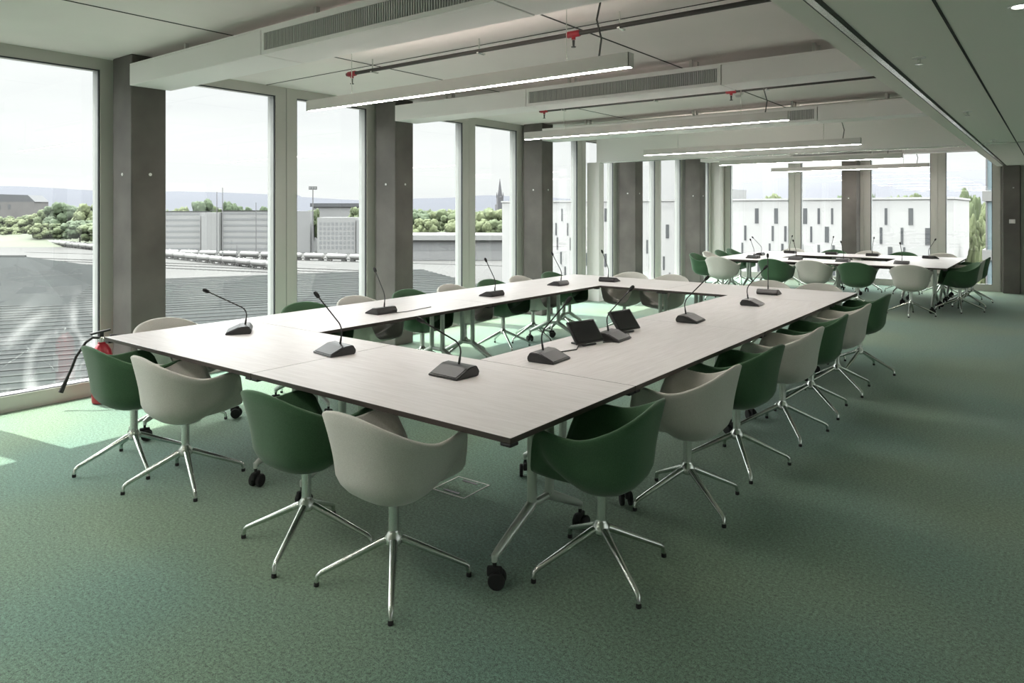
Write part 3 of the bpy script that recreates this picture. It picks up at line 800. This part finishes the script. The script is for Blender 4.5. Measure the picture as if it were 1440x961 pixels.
for i in range(10): m.box(4+i*11, 7+i*11, -.2, .1, zt-8, zt-3, Mx)
m.build('window_row', O['slit'], w0)
r = empty('station_hall', (0,0,0), 0, 'low glazed hall with a white flat roof edge, behind the fourth window', 'building')
block(r, 'roof_fascia', 560, 722, 331, 338, 413, 60, O['white']); 
w0, Mx, w, zb, zt = block(r, 'glazed_wall', 562, 720, 338, 0, 416, 50, O['offwhite'], z0=GZ)
m = MB()
for i in range(20): m.box(1+i*3.2, 3.4+i*3.2, -.15, .1, GZ+5.5, zt-1.2, Mx)
m.build('glazing', O['band'], w0)
r = empty('church_tower', (0,0,0), 0, 'distant church tower with a tall pointed spire above the trees', 'church')
c = bearing(703, 900); zb_ = lvl(292, 900); zs = lvl(278, 900); zt_ = lvl(251, 900)
Mx = Matrix.Translation((c.x, c.y, 0)) @ Matrix.Rotation(TH+.3, 4, 'Z')
MB().box(-3.6,3.6,-3.6,3.6,GZ,zs,Mx).build('tower', O['spire'], r)
q = MB(); q.lathe([(4.1,zs),(3.2,zs+2),(.15,zt_)], 8, Mx)
for sx in (-1,1):
    for sy in (-1,1): q.lathe([(.8,zs),(.8,zs+2.5),(.05,zs+7)], 6, Mx @ Matrix.Translation((sx*3.2,sy*3.2,0)))
q.build('spire', O['spire'], r)
MB().box(-3,18,4,12,GZ,zb_+4,Mx).build('nave', O['spire'], r)
# white building with narrow slit windows, beyond the far windows
r = empty('slit_window_building', (0,0,0), 0, 'broad white building with rows of narrow slit windows beyond the far windows', 'building')
yb = 135.; xa, xb = -107., -13.2; zt = 3.4
MB().box(xa, xb, yb, yb+26, GZ, zt).build('facade', O['slitwhite'], r)
MB().box(xa-.2, xb+.2, yb-.2, yb+26.2, zt, zt+.35).build('parapet', O['slitwhite'], r)
rs = random.Random(3); k = 0
for lev in range(8):
    z1 = zt-1.5-lev*3.3; x_ = xa+3+rs.uniform(0,3)
    m = MB()
    while x_ < xb-2:
        ww = rs.choice((.35,.4,.42,.7)); m.box(x_, x_+ww, yb-.06, yb+.1, z1-2.85, z1); x_ += rs.choice((2.3,2.5,3.2,3.6,5.2))
    m.build('slit_window_row', O['slit'], r)
MB().box(-64,-52,yb+6,yb+14,zt,zt+2.4).build('roof_plant', O['offwhite'], r)
# glazed tower at the right
r = empty('glass_tower', (0,0,0), 0, 'blue glazed tower with white floor bands at the right edge of the far windows', 'building')
x0_ = bearing(1386, 62).x; y0_ = 75.
x0_ = -.0788*62.4
MB().box(x0_, x0_+18, y0_, y0_+16, GZ, 26).build('glazing', O['glassblue'], r)
m = MB()
for k in range(-6, 6): m.box(x0_-.25, x0_+18.2, y0_-.25, y0_+16.2, 2.4+k*5.2, 3.3+k*5.2)
m.build('floor_band', O['wag'], r)
m = MB()
for k in range(10): m.box(x0_+k*2, x0_+k*2+.12, y0_-.15, y0_, GZ, 26)
m.build('mullion', O['mast'], r)

# trees, each with crown and trunk
def crown(seed, w, h):
    rn = random.Random(seed); bm = bmesh.new()
    for i in range(44):
        t = bmesh.new(); bmesh.ops.create_icosphere(t, subdivisions=3, radius=1)
        a = rn.uniform(0, 2*PI); u = rn.uniform(-.75, .85); rad = rn.uniform(.25,.88)*math.sqrt(max(0,1-u*u*.8))
        c = Vector((math.cos(a)*rad*w*.5, math.sin(a)*rad*w*.5, h*.5*(1+u*.72))); s = rn.uniform(.15,.30)
        for v in t.verts:
            n1 = noise.noise(v.co*2.2+Vector((i*3.1,seed,0))); n2 = noise.noise(v.co*7+Vector((seed,i,4)))
            v.co = Vector((v.co.x*w*.5, v.co.y*w*.5, v.co.z*h*.5))*(s*(1+.35*n1+.40*n2)) + c
        m = {}
        for v in t.verts: m[v] = bm.verts.new(v.co)
        for f in t.faces: bm.faces.new([m[v] for v in f.verts])
        t.free()
    b = MB(); b.bm.free(); b.bm = bm; return b
CR = []
def tree(px, dist, ptop, w, kind, label, group, base=None):
    p = bearing(px, dist); zt = lvl(ptop, dist); zb = GZ if base is None else base
    H = zt-zb; k = len(CR)
    t = empty('tree', (p.x, p.y, zb), random.uniform(0,6), label, 'tree', group)
    if k < 6:
        o = crown(k+1, 10, 10).build('crown', LEAF[kind], t, smooth='all'); CR.append(o)
    else:
        src = CR[random.randrange(6)]; me = src.data
        o = bpy.data.objects.new('crown', me.copy() if me.materials[0] != LEAF[kind] else me); o.data.materials[0] = LEAF[kind]; COL.objects.link(o); o.parent = t; CR.append(o)
    ch = H*.86; o.location = (0,0,H*.14); o.scale = (w/10, w/10, ch/10)
    q = MB(); q.tube([(0,0,0),(.2,.1,H*.2),(0,.2,H*.5)], [H*.028,H*.022,H*.012], 8); q.build('trunk', O['bark'], t, smooth=True)
gl = 'trees beyond the rail yard'
LT = 'green tree beyond the rail yard, seen through the leftmost window'
for px, d, top, w, k in [(-30,690,300,26,0),(4,680,302,22,0),(22,650,305,24,2),(40,665,300,26,0),(56,650,296,26,2),(72,640,290,26,0),(88,620,281,30,1),(104,640,288,26,2),(120,630,290,28,0),(128,600,283,26,2),(140,620,292,28,0),(112,560,306,26,1),(134,540,312,26,0),(60,600,312,20,2),(84,600,312,20,0),(14,620,318,18,2)]:
    tree(px, d, top, w, k, LT, gl)
MT = 'green tree behind the low glazed hall, seen around the church spire'
for px, d, top, w, k in [(572,520,294,28,0),(588,500,290,28,1),(604,505,289,30,0),(622,500,292,28,2),(636,490,291,26,0),(650,500,290,28,2),(668,500,293,26,0),(682,490,290,26,2),(698,495,290,28,0),(712,490,292,26,2),(726,490,292,26,1),(600,470,304,22,2),(640,468,306,20,2),(676,466,304,22,2),(704,466,306,22,0)]:
    tree(px, d, top, w, k, MT, 'trees behind the low hall')
BT = 'dark tree crown rising behind the long white office building'
for px, d, top, w, k in [(252,560,287,18,2),(286,560,277,22,1),(300,575,286,18,0),(326,580,279,18,1),(342,590,288,18,1),(372,580,287,16,1),(240,590,290,16,0)]:
    tree(px, d, top, w, k, BT, 'trees behind the long office building')
tree(440, 500, 288, 14, 0, 'narrow green tree between the two white office buildings', None)
tree(506, 620, 286, 22, 0, 'rounded green tree behind the window grid block', None)
FT = 'green tree behind the white slit window building'
for px, d, top, w, k in [(780,260,272,16,0),(1052,230,272,11,1),(1066,225,270,11,2),(1082,222,264,12,2),(1096,228,268,12,0),(1150,280,273,16,1),(1172,280,271,16,1),(1188,270,266,15,1),(1234,240,261,11,1),(1248,240,267,12,0),(1262,235,270,12,2),(1276,240,264,11,0),(1292,235,269,12,2),(1306,236,268,12,2),(1322,238,270,12,2)]:
    tree(px, d, top, w, k, FT, 'trees behind the slit window building')
RT = 'pale green tree between the slit window building and the glass tower'
for px, d, top, w, k in [(1348,190,270,6,2),(1360,180,257,7,0),(1374,185,262,7,2),(1392,170,272,7,2),(1354,165,284,6,0),(1374,160,286,6,2),(1380,120,318,4.5,2),(1394,112,322,4,2),(1369,125,335,4,2)]:
    tree(px, d, top, w, k, RT, 'trees at the right edge of the far windows')
# grass bank under the left trees
q = MB(); a_ = bearing(150, 560); Mx = Matrix.Translation((a_.x,a_.y,0)) @ Matrix.Rotation(TH+PI/2,4,'Z')
q.prism([(0,GZ),(55,GZ+8),(75,GZ+8),(80,GZ)], 0, 150, Mx)
tag(q.build('grass_bank', O['grassy']), 'pale grass bank below the trees, seen through the leftmost window', 'grass bank', kind='stuff')
# masts
for i, (px, d, t_) in enumerate([(305,430,270),(313,420,264),(333,380,345),(150,480,300),(360,440,285)]):
    p = bearing(px, d); zt = lvl(t_, d)
    m = empty('yard_mast', (p.x,p.y,GZ), 0, 'slim grey overhead line mast on the rail yard', 'mast', 'overhead line masts')
    MB().tube([(0,0,0),(0,0,zt-GZ)], [.35,.2], 8).build('pole', O['mast'], m)
    MB().box(-.1,.1,-4,0,(zt-GZ)*.72,(zt-GZ)*.72+.25).build('bracket_arm', O['mast'], m)
p = bearing(440, 420); zt = lvl(263, 420)
m = empty('floodlight_mast', (p.x,p.y,GZ), TH, 'tall floodlight mast with a rectangular lamp head, seen through the third window', 'mast')
MB().tube([(0,0,0),(0,0,zt-GZ)], [.5,.28], 8).build('pole', O['mast'], m)
q = MB(); q.box(-2.4,2.4,-.3,.3,zt-GZ-1.6,zt-GZ+.3)
q.build('lamp_head', O['wagdark'], m)
q = MB()
for i in range(3): q.box(-2.2+1.5*i,-1.0+1.5*i,-.5,-.3,zt-GZ-1.3,zt-GZ)
q.build('floodlight', O['band'], m)

# ------------------------------------------------------------------ light: sun, hazy sky
sun = bpy.data.lights.new('sun', 'SUN'); so = bpy.data.objects.new('sun', sun); COL.objects.link(so)
sun.energy = SUN_E = 11.5; sun.angle = math.radians(.6); sun.color = (1,.975,.93)
so.rotation_euler = Vector((1.65,.28,-2.9)).to_track_quat('-Z','Y').to_euler(); so.location = (-20,-3,40)
w = bpy.data.worlds.new('sky'); SC.world = w; w.use_nodes = True; N = w.node_tree.nodes; L = w.node_tree.links
bg = N['Background']; tc = N.new('ShaderNodeTexCoord'); sx = N.new('ShaderNodeSeparateXYZ'); L.new(tc.outputs['Generated'], sx.inputs[0])
el = N.new('ShaderNodeMapRange'); el.interpolation_type = 'SMOOTHSTEP'
el.inputs['From Min'].default_value = .19; el.inputs['From Max'].default_value = .46; el.inputs['To Min'].default_value = 1.11; el.inputs['To Max'].default_value = 10.
L.new(sx.outputs['Z'], el.inputs['Value'])
mp = N.new('ShaderNodeMapping'); mp.inputs['Scale'].default_value = (1.2,1.2,9); L.new(tc.outputs['Generated'], mp.inputs['Vector'])
nz = N.new('ShaderNodeTexNoise'); nz.inputs['Scale'].default_value = 1.6; nz.inputs['Detail'].default_value = 5; L.new(mp.outputs['Vector'], nz.inputs['Vector'])
cr = N.new('ShaderNodeValToRGB'); cr.color_ramp.elements[0].position = .35; cr.color_ramp.elements[0].color = (.93,.935,.955,1)
cr.color_ramp.elements[1].position = .6; cr.color_ramp.elements[1].color = (1.02,1.02,1.02,1)
L.new(nz.outputs['Fac'], cr.inputs['Fac']); L.new(cr.outputs['Color'], bg.inputs['Color']); L.new(el.outputs['Result'], bg.inputs['Strength'])

SC.view_settings.view_transform = 'Standard'; SC.view_settings.look = 'None'
SC.view_settings.gamma = 1; SC.view_settings.use_curve_mapping = False; SC.view_settings.exposure = 0.
SC.cycles.use_denoising = True; SC.cycles.transparent_max_bounces = 24; SC.cycles.max_bounces = 10; SC.cycles.diffuse_bounces = 6
SC.cycles.sample_clamp_indirect = 8
